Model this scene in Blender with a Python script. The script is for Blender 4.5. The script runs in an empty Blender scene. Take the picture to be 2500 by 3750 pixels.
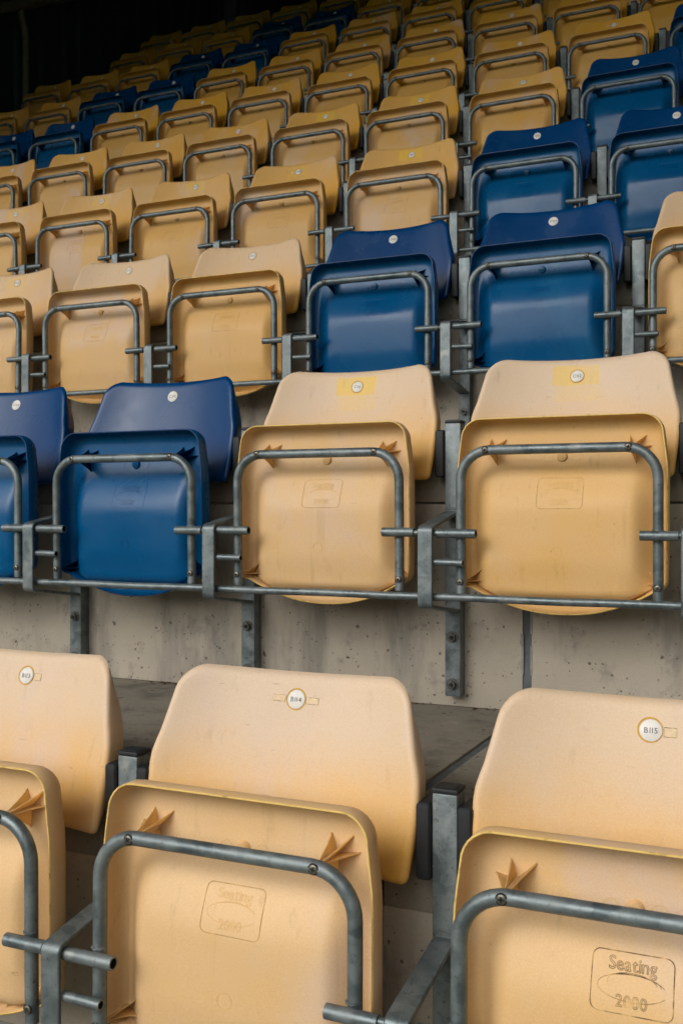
import bpy, bmesh, math, random
from mathutils import Vector, Matrix

random.seed(11)
scene = bpy.context.scene
COL = scene.collection
R = math.radians

# ------------------------------------------------------------------ camera
cam_data = bpy.data.cameras.new("camera")
cam_data.sensor_fit = 'HORIZONTAL'
cam_data.sensor_width = 36.0
cam_data.lens = 36.0 * 3792.8 / 2500.0
cam_data.clip_start = 0.02
cam_data.clip_end = 2000
camera = bpy.data.objects.new("camera", cam_data)
camera.location = (0.4647, -1.890, 0.1422)
camera.rotation_euler = (R(90 - 0.279), 0, R(24.373))
COL.objects.link(camera)
scene.camera = camera
cam_data.dof.use_dof = True
cam_data.dof.focus_distance = 1.9
cam_data.dof.aperture_fstop = 22.0

# ------------------------------------------------------------------ sky and sun
SUN_EL, SUN_AZ = 36.0, -22.0       # degrees; azimuth from -Y (behind the camera) towards +X
world = bpy.data.worlds.new("World")
scene.world = world
world.use_nodes = True
wn, wl = world.node_tree.nodes, world.node_tree.links
wn.clear()
sky = wn.new('ShaderNodeTexSky')
sky.sky_type = 'NISHITA'
sky.sun_disc = False
sky.sun_elevation = R(SUN_EL)
sky.sun_rotation = R(180 - SUN_AZ)
sky.air_density = 1.0
sky.dust_density = 6.0
sky.ozone_density = 0.6
hs = wn.new('ShaderNodeHueSaturation')
hs.inputs['Saturation'].default_value = 0.12      # an overcast sky: nearly grey
tint = wn.new('ShaderNodeMix'); tint.data_type = 'RGBA'; tint.blend_type = 'MULTIPLY'
tint.inputs[0].default_value = 1.0
tint.inputs[7].default_value = (1.0, 0.985, 0.955, 1)
bg = wn.new('ShaderNodeBackground')
bg.inputs['Strength'].default_value = 0.13
wo = wn.new('ShaderNodeOutputWorld')
wl.new(sky.outputs[0], hs.inputs['Color'])
wl.new(hs.outputs[0], tint.inputs[6])
wl.new(tint.outputs[2], bg.inputs['Color'])
wl.new(bg.outputs[0], wo.inputs['Surface'])

sun_data = bpy.data.lights.new("sun", 'SUN')
sun_data.energy = 0.6
sun_data.angle = R(60)
sun_data.color = (1.0, 0.975, 0.93)
sun = bpy.data.objects.new("sun", sun_data)
sd = Vector((math.sin(R(SUN_AZ)) * math.cos(R(SUN_EL)), -math.cos(R(SUN_AZ)) * math.cos(R(SUN_EL)), math.sin(R(SUN_EL))))
sun.rotation_euler = sd.to_track_quat('Z', 'Y').to_euler()
sun.location = (0, -8, 12)
COL.objects.link(sun)

vs = scene.view_settings
vs.view_transform = 'Standard'
vs.look = 'None'
vs.gamma = 1.0
vs.use_curve_mapping = False
vs.exposure = 0.12
scene.render.engine = 'CYCLES'
scene.cycles.use_denoising = True
scene.cycles.denoising_prefilter = 'ACCURATE'
scene.cycles.max_bounces = 8
scene.cycles.diffuse_bounces = 2

# ------------------------------------------------------------------ materials
def lin(r, g, b):
    f = lambda c: (c / 255 / 12.92) if c / 255 <= 0.04045 else ((c / 255 + 0.055) / 1.055) ** 2.4
    return (f(r), f(g), f(b), 1.0)

class NT:
    """small helper round a node tree"""
    def __init__(self, name):
        self.m = bpy.data.materials.new(name)
        self.m.use_nodes = True
        self.n, self.l = self.m.node_tree.nodes, self.m.node_tree.links
        self.b = self.n['Principled BSDF']
        self.tc = self.n.new('ShaderNodeTexCoord')
        self.oi = self.n.new('ShaderNodeObjectInfo')
    def link(self, a, b): self.l.new(a, b)
    def val(self, sock, v):
        if hasattr(v, 'is_output') or isinstance(v, bpy.types.NodeSocket): self.l.new(v, sock)
        else: sock.default_value = v
    def math(self, op, a, b=0.0, clamp=False):
        n = self.n.new('ShaderNodeMath'); n.operation = op; n.use_clamp = clamp
        self.val(n.inputs[0], a); self.val(n.inputs[1], b); return n.outputs[0]
    def mix(self, fac, a, b, mode='MIX'):
        n = self.n.new('ShaderNodeMix'); n.data_type = 'RGBA'; n.blend_type = mode
        self.val(n.inputs[0], fac); self.val(n.inputs[6], a); self.val(n.inputs[7], b); return n.outputs[2]
    def coords(self, scale=(1, 1, 1), obj=True, shift=True):
        """object coordinates pushed about by the object's random number"""
        src = self.tc.outputs['Object']
        if not obj:
            g = self.n.new('ShaderNodeNewGeometry'); src = g.outputs['Position']
        m = self.n.new('ShaderNodeMapping'); m.inputs['Scale'].default_value = scale
        self.l.new(src, m.inputs['Vector'])
        if shift and obj:
            v = self.n.new('ShaderNodeVectorMath'); v.operation = 'SCALE'
            v.inputs[0].default_value = (37.1, 11.3, 53.7)
            self.l.new(self.oi.outputs['Random'], v.inputs['Scale'])
            self.l.new(v.outputs[0], m.inputs['Location'])
        return m.outputs[0]
    def noise(self, vec, scale, detail=4, rough=0.55, dist=0.0):
        n = self.n.new('ShaderNodeTexNoise'); n.inputs['Scale'].default_value = scale
        n.inputs['Detail'].default_value = detail; n.inputs['Roughness'].default_value = rough
        n.inputs['Distortion'].default_value = dist
        self.l.new(vec, n.inputs['Vector']); return n.outputs['Fac']
    def voro(self, vec, scale, feature='F1'):
        n = self.n.new('ShaderNodeTexVoronoi'); n.inputs['Scale'].default_value = scale; n.feature = feature
        self.l.new(vec, n.inputs['Vector']); return n.outputs['Distance']
    def ramp(self, fac, lo, hi, a=0.0, b=1.0, smooth=True):
        n = self.n.new('ShaderNodeMapRange'); n.interpolation_type = 'SMOOTHSTEP' if smooth else 'LINEAR'
        self.l.new(fac, n.inputs['Value'])
        n.inputs['From Min'].default_value = lo; n.inputs['From Max'].default_value = hi
        n.inputs['To Min'].default_value = a; n.inputs['To Max'].default_value = b
        return n.outputs['Result']
    def sep(self):
        n = self.n.new('ShaderNodeSeparateXYZ'); self.l.new(self.tc.outputs['Object'], n.inputs[0]); return n.outputs
    def attr(self, name):
        n = self.n.new('ShaderNodeAttribute'); n.attribute_type = 'OBJECT'; n.attribute_name = name; return n.outputs['Fac']
    def bump(self, h, strength, dist=0.002, prev=None):
        n = self.n.new('ShaderNodeBump'); n.inputs['Strength'].default_value = strength; n.inputs['Distance'].default_value = dist
        self.l.new(h, n.inputs['Height'])
        if prev is not None: self.l.new(prev, n.inputs['Normal'])
        return n.outputs[0]
    def out(self, color=None, rough=None, metal=None, normal=None, spec=None):
        if color is not None: self.val(self.b.inputs['Base Color'], color)
        if rough is not None: self.val(self.b.inputs['Roughness'], rough)
        if metal is not None: self.val(self.b.inputs['Metallic'], metal)
        if spec is not None: self.val(self.b.inputs['Specular IOR Level'], spec)
        if normal is not None: self.l.new(normal, self.b.inputs['Normal'])
        return self.m

def plastic(name, fresh, faded, patch, dirt_col, rough_lo, rough_hi, spec, chalk, bloom_amt):
    t = NT(name)
    x, y, z = t.sep()
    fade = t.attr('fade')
    n1 = t.noise(t.coords((1, 1, 1)), 7.0, 5, 0.6)
    n2 = t.noise(t.coords((1.0, 1.0, 0.35)), 38.0, 4, 0.6)
    # sun-bleaching of the exposed upper part of each backrest, with uneven edges, and pan shade painted into its lower part
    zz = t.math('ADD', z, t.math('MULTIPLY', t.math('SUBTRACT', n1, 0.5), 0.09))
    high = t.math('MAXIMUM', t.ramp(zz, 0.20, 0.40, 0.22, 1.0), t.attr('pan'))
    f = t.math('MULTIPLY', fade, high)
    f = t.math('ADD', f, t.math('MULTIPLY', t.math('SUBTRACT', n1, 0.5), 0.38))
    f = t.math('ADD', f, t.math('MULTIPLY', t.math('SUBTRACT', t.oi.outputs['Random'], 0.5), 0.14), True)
    # unbleached rectangle where a number label used to cover the plastic
    pw = t.attr('patch')
    ax = t.math('ABSOLUTE', t.math('ADD', x, 0.003))
    edge = t.math('MULTIPLY', t.math('SUBTRACT', n2, 0.5), 0.009)
    inx = t.ramp(t.math('ADD', ax, edge), 0.0455, 0.0470, 1.0, 0.0)
    iz1 = t.ramp(t.math('ADD', z, edge), 0.386, 0.3875)
    iz2 = t.ramp(t.math('ADD', z, edge), 0.4265, 0.428, 1.0, 0.0)
    p1 = t.math('MULTIPLY', t.math('MULTIPLY', inx, iz1), iz2)
    inx2 = t.ramp(t.math('ADD', t.math('ABSOLUTE', t.math('SUBTRACT', x, 0.004)), edge), 0.044, 0.0455, 1.0, 0.0)
    jz1 = t.ramp(t.math('ADD', z, edge), 0.352, 0.354)
    p2 = t.math('MULTIPLY', t.math('MULTIPLY', inx2, jz1), t.math('MULTIPLY', t.math('SUBTRACT', 1.0, iz1), 0.35))
    pm = t.math('MULTIPLY', t.math('MULTIPLY', t.math('ADD', p1, p2), pw, True), t.ramp(n1, 0.30, 0.62, 0.95, 0.62))
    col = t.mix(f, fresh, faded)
    col = t.mix(pm, col, patch)
    # grime: faint specks and streaks
    g = t.math('MULTIPLY', t.ramp(n2, 0.60, 0.80), 0.22)
    col = t.mix(g, col, dirt_col)
    sp = t.ramp(t.voro(t.coords((1, 1, 1)), 34.0), 0.035, 0.06, 1.0, 0.0)
    spm = t.math('MULTIPLY', sp, t.ramp(t.noise(t.coords((1, 1, 1)), 11.0, 2), 0.56, 0.66))
    col = t.mix(t.math('MULTIPLY', spm, 0.5), col, dirt_col)
    # broad chalky bloom, rain streaks and short scuffs
    bloom = t.noise(t.coords((1, 1, 0.7)), 3.2, 4, 0.6, 0.5)
    col = t.mix(t.math('MULTIPLY', t.ramp(bloom, 0.52, 0.72), bloom_amt if name.startswith('yellow') else t.math('MULTIPLY', t.attr('pan'), bloom_amt)), col, chalk)
    stv = t.noise(t.coords((1.0, 1.0, 0.06)), 55.0, 3, 0.6)
    col = t.mix(t.math('MULTIPLY', t.ramp(stv, 0.60, 0.78), 0.16), col, dirt_col)
    scf = t.noise(t.coords((0.10, 1.0, 1.4)), 130.0, 2, 0.5)
    col = t.mix(t.math('MULTIPLY', t.ramp(scf, 0.735, 0.77), 0.32), col, dirt_col)
    fine = t.noise(t.coords((1, 1, 1), shift=False), 620.0, 3)
    col = t.mix(0.42, col, t.mix(fine, (0, 0, 0, 1), (1, 1, 1, 1)), 'SOFT_LIGHT')
    nb = t.bump(fine, 0.16, 0.0006)
    nb = t.bump(n1, 0.10, 0.004, nb)
    rough = t.ramp(n1, 0.3, 0.7, rough_lo, rough_hi)
    return t.out(col, rough, None, nb, spec)

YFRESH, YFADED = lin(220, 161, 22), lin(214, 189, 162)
M = {}
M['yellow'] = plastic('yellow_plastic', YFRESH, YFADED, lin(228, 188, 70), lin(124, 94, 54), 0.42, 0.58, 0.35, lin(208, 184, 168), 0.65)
M['blue'] = plastic('blue_plastic', lin(0, 52, 104), lin(0, 80, 128), lin(2, 48, 92), lin(24, 56, 80), 0.20, 0.34, 0.30, lin(40, 108, 148), 0.5)

def simple(name, c, rough, metal=0.0, spec=0.4, var=0.25, scale=60):
    t = NT(name)
    n = t.noise(t.coords(), scale, 4)
    c2 = tuple(v * (1 - var) for v in c[:3]) + (1,)
    return t.out(t.mix(t.ramp(n, 0.35, 0.7), c, c2), rough, metal, t.bump(n, 0.15, 0.001), spec)
def rim_mat(name, c): 
    t = NT(name)
    n = t.noise(t.coords(), 60, 4)
    return t.out(t.mix(t.math('MULTIPLY', t.ramp(n, 0.5, 0.75), 0.5), c, lin(110, 84, 40)), 0.5, None, None, 0.35)
def rib_mat(name, c):
    """thin moulded fin: lets some light through"""
    t = NT(name)
    n = t.noise(t.coords(), 40, 3)
    col = t.mix(t.ramp(n, 0.3, 0.7), c, tuple(v * 0.85 for v in c[:3]) + (1,))
    t.out(col, 0.5, None, None, 0.3)
    tr = t.n.new('ShaderNodeBsdfTranslucent'); t.link(col, tr.inputs['Color'])
    mx = t.n.new('ShaderNodeMixShader'); mx.inputs[0].default_value = 0.6
    t.link(t.b.outputs[0], mx.inputs[1]); t.link(tr.outputs[0], mx.inputs[2])
    t.link(mx.outputs[0], t.n['Material Output'].inputs['Surface'])
    return t.m
M['yellow_rib'] = rib_mat('yellow_fin', lin(244, 212, 152))
M['blue_rib'] = rib_mat('blue_fin', lin(6, 66, 110))
M['yellow_rim'] = rim_mat('yellow_worn_edge', lin(230, 194, 116))
M['blue_rim'] = simple('blue_worn_edge', lin(6, 58, 112), 0.4)
M['glue_ring'] = rim_mat('aged_glue', lin(196, 150, 40))

def galv(name='galvanised_steel'):
    t = NT(name)
    v = t.coords((1, 1, 1))
    n1 = t.noise(v, 22, 5, 0.65, 0.4)
    n2 = t.noise(v, 140, 3, 0.6)
    sp = t.n.new('ShaderNodeTexVoronoi'); sp.inputs['Scale'].default_value = 70
    t.link(v, sp.inputs['Vector'])
    sc = t.n.new('ShaderNodeSeparateColor'); t.link(sp.outputs['Color'], sc.inputs[0])
    c = t.mix(t.ramp(n1, 0.35, 0.68), lin(82, 94, 98), lin(122, 130, 132))
    c = t.mix(t.math('MULTIPLY', sc.outputs[0], 0.30), c, lin(150, 158, 158))
    c = t.mix(t.math('MULTIPLY', t.ramp(n2, 0.58, 0.74), 0.6), c, lin(70, 72, 70))
    c = t.mix(t.math('MULTIPLY', t.ramp(t.noise(v, 9, 3), 0.66, 0.74), 0.40), c, lin(180, 176, 166))
    rough = t.ramp(n1, 0.3, 0.7, 0.36, 0.58)
    nb = t.bump(n2, 0.25, 0.0015)
    return t.out(c, rough, 0.55, nb, 0.4)
M['galv'] = galv()

M['black_plastic'] = simple('black_plastic', lin(34, 37, 40), 0.55)
M['screw'] = simple('zinc_screw', lin(120, 116, 106), 0.42, 0.7)
M['bolt'] = simple('weathered_bolt', lin(92, 92, 88), 0.5, 0.5, 0.4, 0.45, 120)
M['screw_dark'] = simple('screw_recess', lin(28, 28, 26), 0.8)
M['hole'] = simple('tube_bore', lin(40, 38, 35), 0.9)
M['disc'] = simple('white_number_disc', lin(226, 222, 216), 0.5, 0, 0.4, 0.10, 90)
M['print'] = simple('black_print', lin(52, 50, 50), 0.7)
M['sealant'] = simple('grey_sealant', lin(96, 102, 104), 0.7, 0, 0.2, 0.3, 30)
M['sealant_edge'] = simple('pale_sealant_smear', lin(150, 148, 142), 0.85, 0, 0.2, 0.3, 40)
M['tape'] = simple('tape_remnant', lin(222, 196, 160), 0.6, 0, 0.3, 0.12, 200)
M['leaf'] = simple('dead_leaf', lin(96, 62, 36), 0.8, 0, 0.2, 0.5, 300)
M['cladding'] = simple('dark_cladding', lin(46, 66, 74), 0.6, 0.0, 0.3, 0.3, 3)
M['cladding_back'] = simple('black_cladding', lin(32, 44, 50), 0.65, 0.0, 0.3, 0.3, 3)
M['pipe'] = simple('grey_pipe', lin(120, 116, 106), 0.55, 0.2, 0.3, 0.25, 20)
M['roof'] = simple('roof_sheet', lin(56, 60, 62), 0.6, 0.1, 0.3, 0.2, 3)
M['grass'] = simple('pitch_grass', lin(62, 88, 40), 0.9, 0, 0.1, 0.4, 0.6)

def mark_mat(name, strength):
    """dirt caught in the moulded lettering: comes and goes along the line"""
    t = NT(name)
    n = t.noise(t.coords((1, 1, 1)), 46, 4, 0.65)
    d = t.math('MULTIPLY', t.ramp(n, 0.32, 0.62), strength, True)
    return t.out(t.mix(d, lin(218, 178, 114), lin(74, 54, 30)), 0.6, None, None, 0.3)
M['mark_faint'] = mark_mat('faint_moulded_line', 0.06)
M['mark_rect'] = mark_mat('moulded_frame_line', 0.42)
M['mark_dirty'] = mark_mat('dirty_moulded_line', 1.0)
M['mark_blue'] = simple('blue_moulded_line', lin(10, 52, 104), 0.45)

def concrete(name, base, dark, pits=True):
    t = NT(name)
    v = t.coords((1, 1, 1), obj=False)
    vs_ = t.coords((1, 1, 0.22), obj=False)
    big = t.noise(v, 1.6, 5, 0.6, 0.3)
    streak = t.noise(vs_, 9.0, 5, 0.65)
    mid = t.noise(v, 16, 6, 0.7)
    fine = t.noise(v, 320, 3, 0.6)
    c = t.mix(t.ramp(big, 0.32, 0.72), base, tuple(x_ * 0.80 for x_ in base[:3]) + (1,))
    c = t.mix(t.math('MULTIPLY', t.ramp(streak, 0.48, 0.74), 0.65), c, dark)
    c = t.mix(t.math('MULTIPLY', t.ramp(mid, 0.53, 0.74), 0.6), c, dark)
    c = t.mix(t.math('MULTIPLY', t.ramp(mid, 0.22, 0.42, 1, 0), 0.35), c, lin(196, 178, 156))
    c = t.mix(0.22, c, t.mix(fine, (0, 0, 0, 1), (1, 1, 1, 1)), 'SOFT_LIGHT')
    h = t.math('ADD', mid, t.math('MULTIPLY', fine, 0.35))
    if pits:
        wv = t.n.new('ShaderNodeVectorMath'); wv.operation = 'ADD'
        wn_ = t.n.new('ShaderNodeTexNoise'); wn_.inputs['Scale'].default_value = 60
        t.link(v, wn_.inputs['Vector'])
        ws = t.n.new('ShaderNodeVectorMath'); ws.operation = 'SCALE'; ws.inputs['Scale'].default_value = 0.012
        t.link(wn_.outputs['Color'], ws.inputs[0]); t.link(v, wv.inputs[0]); t.link(ws.outputs[0], wv.inputs[1])
        for sc_, r0, th in ((17.0, 0.10, 0.46), (44.0, 0.16, 0.48), (90.0, 0.2, 0.5)):
            d = t.ramp(t.voro(wv.outputs[0], sc_), r0 * 0.5, r0, 1.0, 0.0)
            g = t.ramp(t.noise(v, sc_ * 0.37, 2), th, th + 0.06)
            p = t.math('MULTIPLY', d, g)
            c = t.mix(t.math('MULTIPLY', p, 0.72), c, lin(58, 54, 48))
            h = t.math('SUBTRACT', h, t.math('MULTIPLY', p, 1.4))
    nb = t.bump(h, 0.45, 0.004)
    return t.out(c, 0.88, None, nb, 0.2)
M['riser'] = concrete('riser_concrete', lin(176, 167, 152), lin(100, 99, 95))
M['tread'] = concrete('tread_concrete', lin(146, 139, 126), lin(84, 82, 76), True)

# ------------------------------------------------------------------ mesh helpers
class MB:
    def __init__(self): self.v, self.f, self.mi, self.mats = [], [], [], []
    def slot(self, m):
        if m not in self.mats: self.mats.append(m)
        return self.mats.index(m)
    def add(self, verts, faces, m):
        o = len(self.v); s = self.slot(m)
        self.v += [tuple(p) for p in verts]
        self.f += [tuple(i + o for i in f) for f in faces]
        self.mi += [s] * len(faces)
    def box(self, lo, hi, m, bevel=0.0, seg=1):
        if bevel <= 0:
            (a, b, c), (d, e, g) = lo, hi
            vs = [(a, b, c), (d, b, c), (d, e, c), (a, e, c), (a, b, g), (d, b, g), (d, e, g), (a, e, g)]
            self.add(vs, [(3, 2, 1, 0), (4, 5, 6, 7), (0, 1, 5, 4), (1, 2, 6, 5), (2, 3, 7, 6), (3, 0, 4, 7)], m); return
        bm = bmesh.new(); bmesh.ops.create_cube(bm, size=1)
        for v in bm.verts:
            for i in range(3): v.co[i] = lo[i] if v.co[i] < 0 else hi[i]
        bmesh.ops.bevel(bm, geom=bm.edges[:], offset=bevel, segments=seg, profile=0.6, affect='EDGES')
        bm.verts.index_update()
        self.add([v.co[:] for v in bm.verts], [tuple(v.index for v in f.verts) for f in bm.faces], m); bm.free()
    def sweep(self, pts, r, m, seg=12, cap=True, bore=None):
        """round tube along a polyline"""
        pts = [Vector(p) for p in pts]; rings = []
        t0 = (pts[1] - pts[0]).normalized()
        ref = Vector((0, 0, 1)) if abs(t0.z) < 0.9 else Vector((0, 1, 0))
        nrm = (ref - t0 * ref.dot(t0)).normalized()
        for i, p in enumerate(pts):
            if i == 0: t = t0
            elif i == len(pts) - 1: t = (pts[-1] - pts[-2]).normalized()
            else: t = ((pts[i] - pts[i - 1]).normalized() + (pts[i + 1] - pts[i]).normalized()).normalized()
            nrm = (nrm - t * nrm.dot(t)).normalized(); bn = t.cross(nrm)
            rings.append((p, nrm.copy(), bn, t))
        vs, fs = [], []
        for p, n, b, t in rings:
            for k in range(seg):
                a = 2 * math.pi * k / seg
                vs.append(p + (n * math.cos(a) + b * math.sin(a)) * r)
        for i in range(len(rings) - 1):
            for k in range(seg):
                k2 = (k + 1) % seg
                fs.append((i * seg + k, i * seg + k2, (i + 1) * seg + k2, (i + 1) * seg + k))
        self.add(vs, fs, m)
        for end in (0, -1):
            p, n, b, t = rings[end]; s = -1 if end == 0 else 1
            if bore:
                ri = r * 0.74; ring = [p + (n * math.cos(2 * math.pi * k / seg) + b * math.sin(2 * math.pi * k / seg)) * q for q in (r, ri) for k in range(seg)]
                ring += [p + (n * math.cos(2 * math.pi * k / seg) + b * math.sin(2 * math.pi * k / seg)) * ri - t * s * 0.015 for k in range(seg)]
                fA = [(k, (k + 1) % seg, seg + (k + 1) % seg, seg + k) for k in range(seg)]
                fB = [(seg + k, seg + (k + 1) % seg, 2 * seg + (k + 1) % seg, 2 * seg + k) for k in range(seg)] + [tuple(2 * seg + k for k in range(seg))]
                if s < 0: fA = [f[::-1] for f in fA]; fB = [f[::-1] for f in fB]
                self.add(ring, fA, m); self.add(ring, fB, bore)
            elif cap:
                ring = [p + (n * math.cos(2 * math.pi * k / seg) + b * math.sin(2 * math.pi * k / seg)) * r for k in range(seg)]
                f = tuple(range(seg)); self.add(ring, [f if s > 0 else f[::-1]], m)
    def mesh(self, name, smooth=True, angle=38):
        me = bpy.data.meshes.new(name)
        me.from_pydata(self.v, [], self.f)
        for mm in self.mats: me.materials.append(mm)
        me.polygons.foreach_set('material_index', self.mi)
        me.update()
        bm = bmesh.new(); bm.from_mesh(me)
        bmesh.ops.remove_doubles(bm, verts=bm.verts, dist=2e-5)
        bmesh.ops.recalc_face_normals(bm, faces=bm.faces)
        for f in bm.faces: f.smooth = smooth
        if smooth:
            for e in bm.edges:
                if len(e.link_faces) == 2 and e.calc_face_angle(0) > R(angle): e.smooth = False
        bm.to_mesh(me); bm.free()
        return me

def arc(c, r, a0, a1, n, fix):
    return [fix(c[0] + r * math.cos(a0 + (a1 - a0) * i / n), c[1] + r * math.sin(a0 + (a1 - a0) * i / n)) for i in range(n + 1)]

def obj(name, me, parent=None, loc=None, **props):
    o = bpy.data.objects.new(name, me); COL.objects.link(o)
    if parent is not None: o.parent = parent
    if loc is not None: o.location = loc
    for k, v in props.items(): o[k] = v
    return o

def sstep(a, b, x):
    t = min(1, max(0, (x - a) / (b - a))); return t * t * (3 - 2 * t)

# glyphs, made once from the built-in font and reused for every number disc
def glyphs(chars):
    objs = {}
    for ch in chars:
        cu = bpy.data.curves.new('glyph', 'FONT'); cu.body = ch; cu.size = 1.0; cu.resolution_u = 3
        o = bpy.data.objects.new('glyph', cu); COL.objects.link(o); objs[ch] = o
    bpy.context.view_layer.update()
    dg = bpy.context.evaluated_depsgraph_get()
    out = {}
    for ch, o in objs.items():
        me = bpy.data.meshes.new_from_object(o.evaluated_get(dg))
        vs = [(v.co.x, v.co.y) for v in me.vertices]; fs = [tuple(p.vertices) for p in me.polygons]
        # outline loops = edges used by one face only
        cnt = {}
        for f in fs:
            for i in range(len(f)):
                e = tuple(sorted((f[i], f[(i + 1) % len(f)]))); cnt[e] = cnt.get(e, 0) + 1
        edges = [e for e, c in cnt.items() if c == 1]
        x0 = min(v[0] for v in vs); x1 = max(v[0] for v in vs)
        out[ch] = ([(x - x0, y) for x, y in vs], fs, edges, x1 - x0)
        bpy.data.meshes.remove(me)
        cu = o.data; bpy.data.objects.remove(o); bpy.data.curves.remove(cu)
    return out
G = glyphs("0123456789BCDEFSeating")

def layout(text, size, gap=0.10):
    """[(char, x offset)], total width, for a centred string"""
    x = 0; res = []
    for ch in text:
        res.append((ch, x)); x += (G[ch][3] + gap)
    x -= gap
    return [(ch, (o - x / 2) * size) for ch, o in res]

# ------------------------------------------------------------------ seat parts (metres; x across, y back, z up; z = 0 at the lower screws)
PITCH = 0.48
ZT = 0.447
def back_y(x, z):
    yc = 0.174 + 0.30 * (z - 0.32)
    return yc - (0.037 + 0.10 * (z - 0.32)) * min(1.06, abs(x) / 0.200) ** 2.3

def back_outline(off=0.0):
    """closed outline of the backrest, inset by off"""
    zb, zt_ = 0.196, ZT
    def w_at(z): return (0.198 + 0.009 * sstep(0.19, 0.30, z) - 0.001) if z < 0.31 else 0.206 - (z - 0.31) * 0.222 * sstep(0.30, 0.36, z)
    half = []                                   # right half, from top centre down to bottom centre
    r, rb = 0.033, 0.014
    xt = w_at(zt_) - r
    for i in range(9): half.append((xt * i / 8, zt_ - 0.0055 * (1 - (i / 8) ** 2)))      # the top edge dips in the middle
    for i in range(1, 11):
        a = math.pi / 2 * i / 10
        z = zt_ - r + r * math.cos(a); half.append((w_at(z) - r + r * math.sin(a), z))
    z0 = zt_ - r
    for i in range(1, 15):
        z = z0 + (zb + rb - z0) * i / 14; half.append((w_at(z), z))
    xb = w_at(zb) - rb
    for i in range(1, 7):
        a = math.pi / 2 * i / 6; z = zb + rb - rb * math.sin(a); half.append((w_at(z) - rb + rb * math.cos(a), z))
    for i in range(1, 9): half.append((xb * (1 - i / 8), zb))
    full = half + [(-x, z) for x, z in reversed(half[1:-1])]
    if off == 0: return full
    n = len(full); out = []
    for i, (x, z) in enumerate(full):
        (xa, za), (xc, zc) = full[i - 1], full[(i + 1) % n]
        t = Vector((xc - xa, zc - za)); t.normalize()
        out.append((x + t.y * off, z - t.x * off))      # clockwise outline: inside is to the right
    return out

def loft(mb, rings, mat, flip=False, cap=True):
    n = len(rings[0]); vs = [p for q in rings for p in q]; fs = []
    for i in range(len(rings) - 1):
        for k in range(n):
            k2 = (k + 1) % n; f = (i * n + k, (i + 1) * n + k, (i + 1) * n + k2, i * n + k2)
            fs.append(f[::-1] if flip else f)
    if cap:
        f = tuple((len(rings) - 1) * n + k for k in range(n)); fs.append(f[::-1] if flip else f)
    mb.add(vs, fs, mat)

def make_backrest(mat):
    mb = MB()
    def fl(z): return 0.014 + 0.034 * sstep(0.447, 0.345, z) * sstep(0.196, 0.26, z)
    o0 = back_outline()
    front = [[(x, back_y(*q) + fl(q[1]), z) for q, (x, z) in zip(o0, back_outline(0.0070))],
             [(x, back_y(*q) + 0.5 * fl(q[1]) + 0.005, z) for q, (x, z) in zip(o0, back_outline(0.0028))]]
    for off, d in ((0.0008, 0.0100), (0.0022, 0.0054), (0.0052, 0.0022), (0.0090, 0.0005), (0.0125, 0.0)):
        front.append([(x, back_y(x, z) + d, z) for x, z in back_outline(off)])
    oi = back_outline(0.0125); cz = 0.32
    for q in range(1, 19):
        sc_ = 1 - q / 18.5
        front.append([(x * sc_, back_y(x * sc_, cz + (z - cz) * sc_), cz + (z - cz) * sc_) for x, z in oi])
    loft(mb, front, mat)
    rear = [front[0], [(x, back_y(*q) + fl(q[1]), z) for q, (x, z) in zip(o0, back_outline(0.0100))],
            [(x, back_y(x, z) + 0.012, z) for x, z in back_outline(0.0045)]]
    oi = back_outline(0.012)
    for sc_ in (1.0, 0.9, 0.75, 0.6, 0.4, 0.2, 0.05):
        rear.append([(x * sc_, back_y(x * sc_, cz + (z - cz) * sc_) + 0.0035, cz + (z - cz) * sc_) for x, z in oi])
    loft(mb, rear, mat, True)
    return mb.mesh('backrest', True, 55)

PAN_FLOOR = 0.060
def pan_outline(off=0.0):
    """closed outline, clockwise from top left; off = inset"""
    pts = []
    top, bot = 0.312 - off, -0.014
    # top edge
    xt = 0.150 - 0.0 * off
    for i in range(13): pts.append((-xt + 2 * xt * i / 12, top))
    # top right corner into the side
    r = 0.038 - off * 0.6
    for i in range(1, 8):
        a = math.pi / 2 - math.pi / 2 * i / 7
        pts.append((xt + (0.188 - off - xt) * math.cos(a), top - r + r * math.sin(a)))
    for i in range(1, 11):
        z = (top - r) + (0.010 - (top - r)) * i / 10
        w = 0.1955 - 0.0075 * sstep(0.20, 0.29, z) - 0.002 * sstep(0.1, 0.0, z)
        pts.append((w - off, z))
    # lower corner, then the bowed lower lip
    x0 = 0.1935 - off
    for i in range(1, 6):
        a = math.pi / 2 * i / 5
        pts.append((x0 - 0.024 * (1 - math.cos(a)), 0.010 - 0.028 * math.sin(a) * 0.8))
    xs = pts[-1][0]; zs_ = pts[-1][1]
    for i in range(1, 18):
        x = xs - 2 * xs * i / 18
        z = zs_ + (-0.060 + off - zs_) * (1 - (abs(x) / xs) ** 2.2)
        pts.append((x, z))
    half = [p for p in pts if p[0] > 0 and p[1] < top - 1e-6 and p[1] > zs_ - 1e-6]
    left = [(-x, z) for x, z in reversed(half)]
    return pts + left

def pan_y(x, z):
    side = sstep(0.184, 0.128, abs(x))
    topr = sstep(0.262, 0.130, z)
    low = sstep(-0.047, -0.016, z) * (0.86 + 0.14 * sstep(-0.02, 0.05, z))
    crown = 0.006 * (1 - (x / 0.17) ** 2) * (1 - ((z - 0.1) / 0.14) ** 2)
    b = side * topr * low
    return PAN_FLOOR - b * 0.038 - max(0, crown) * b

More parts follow.
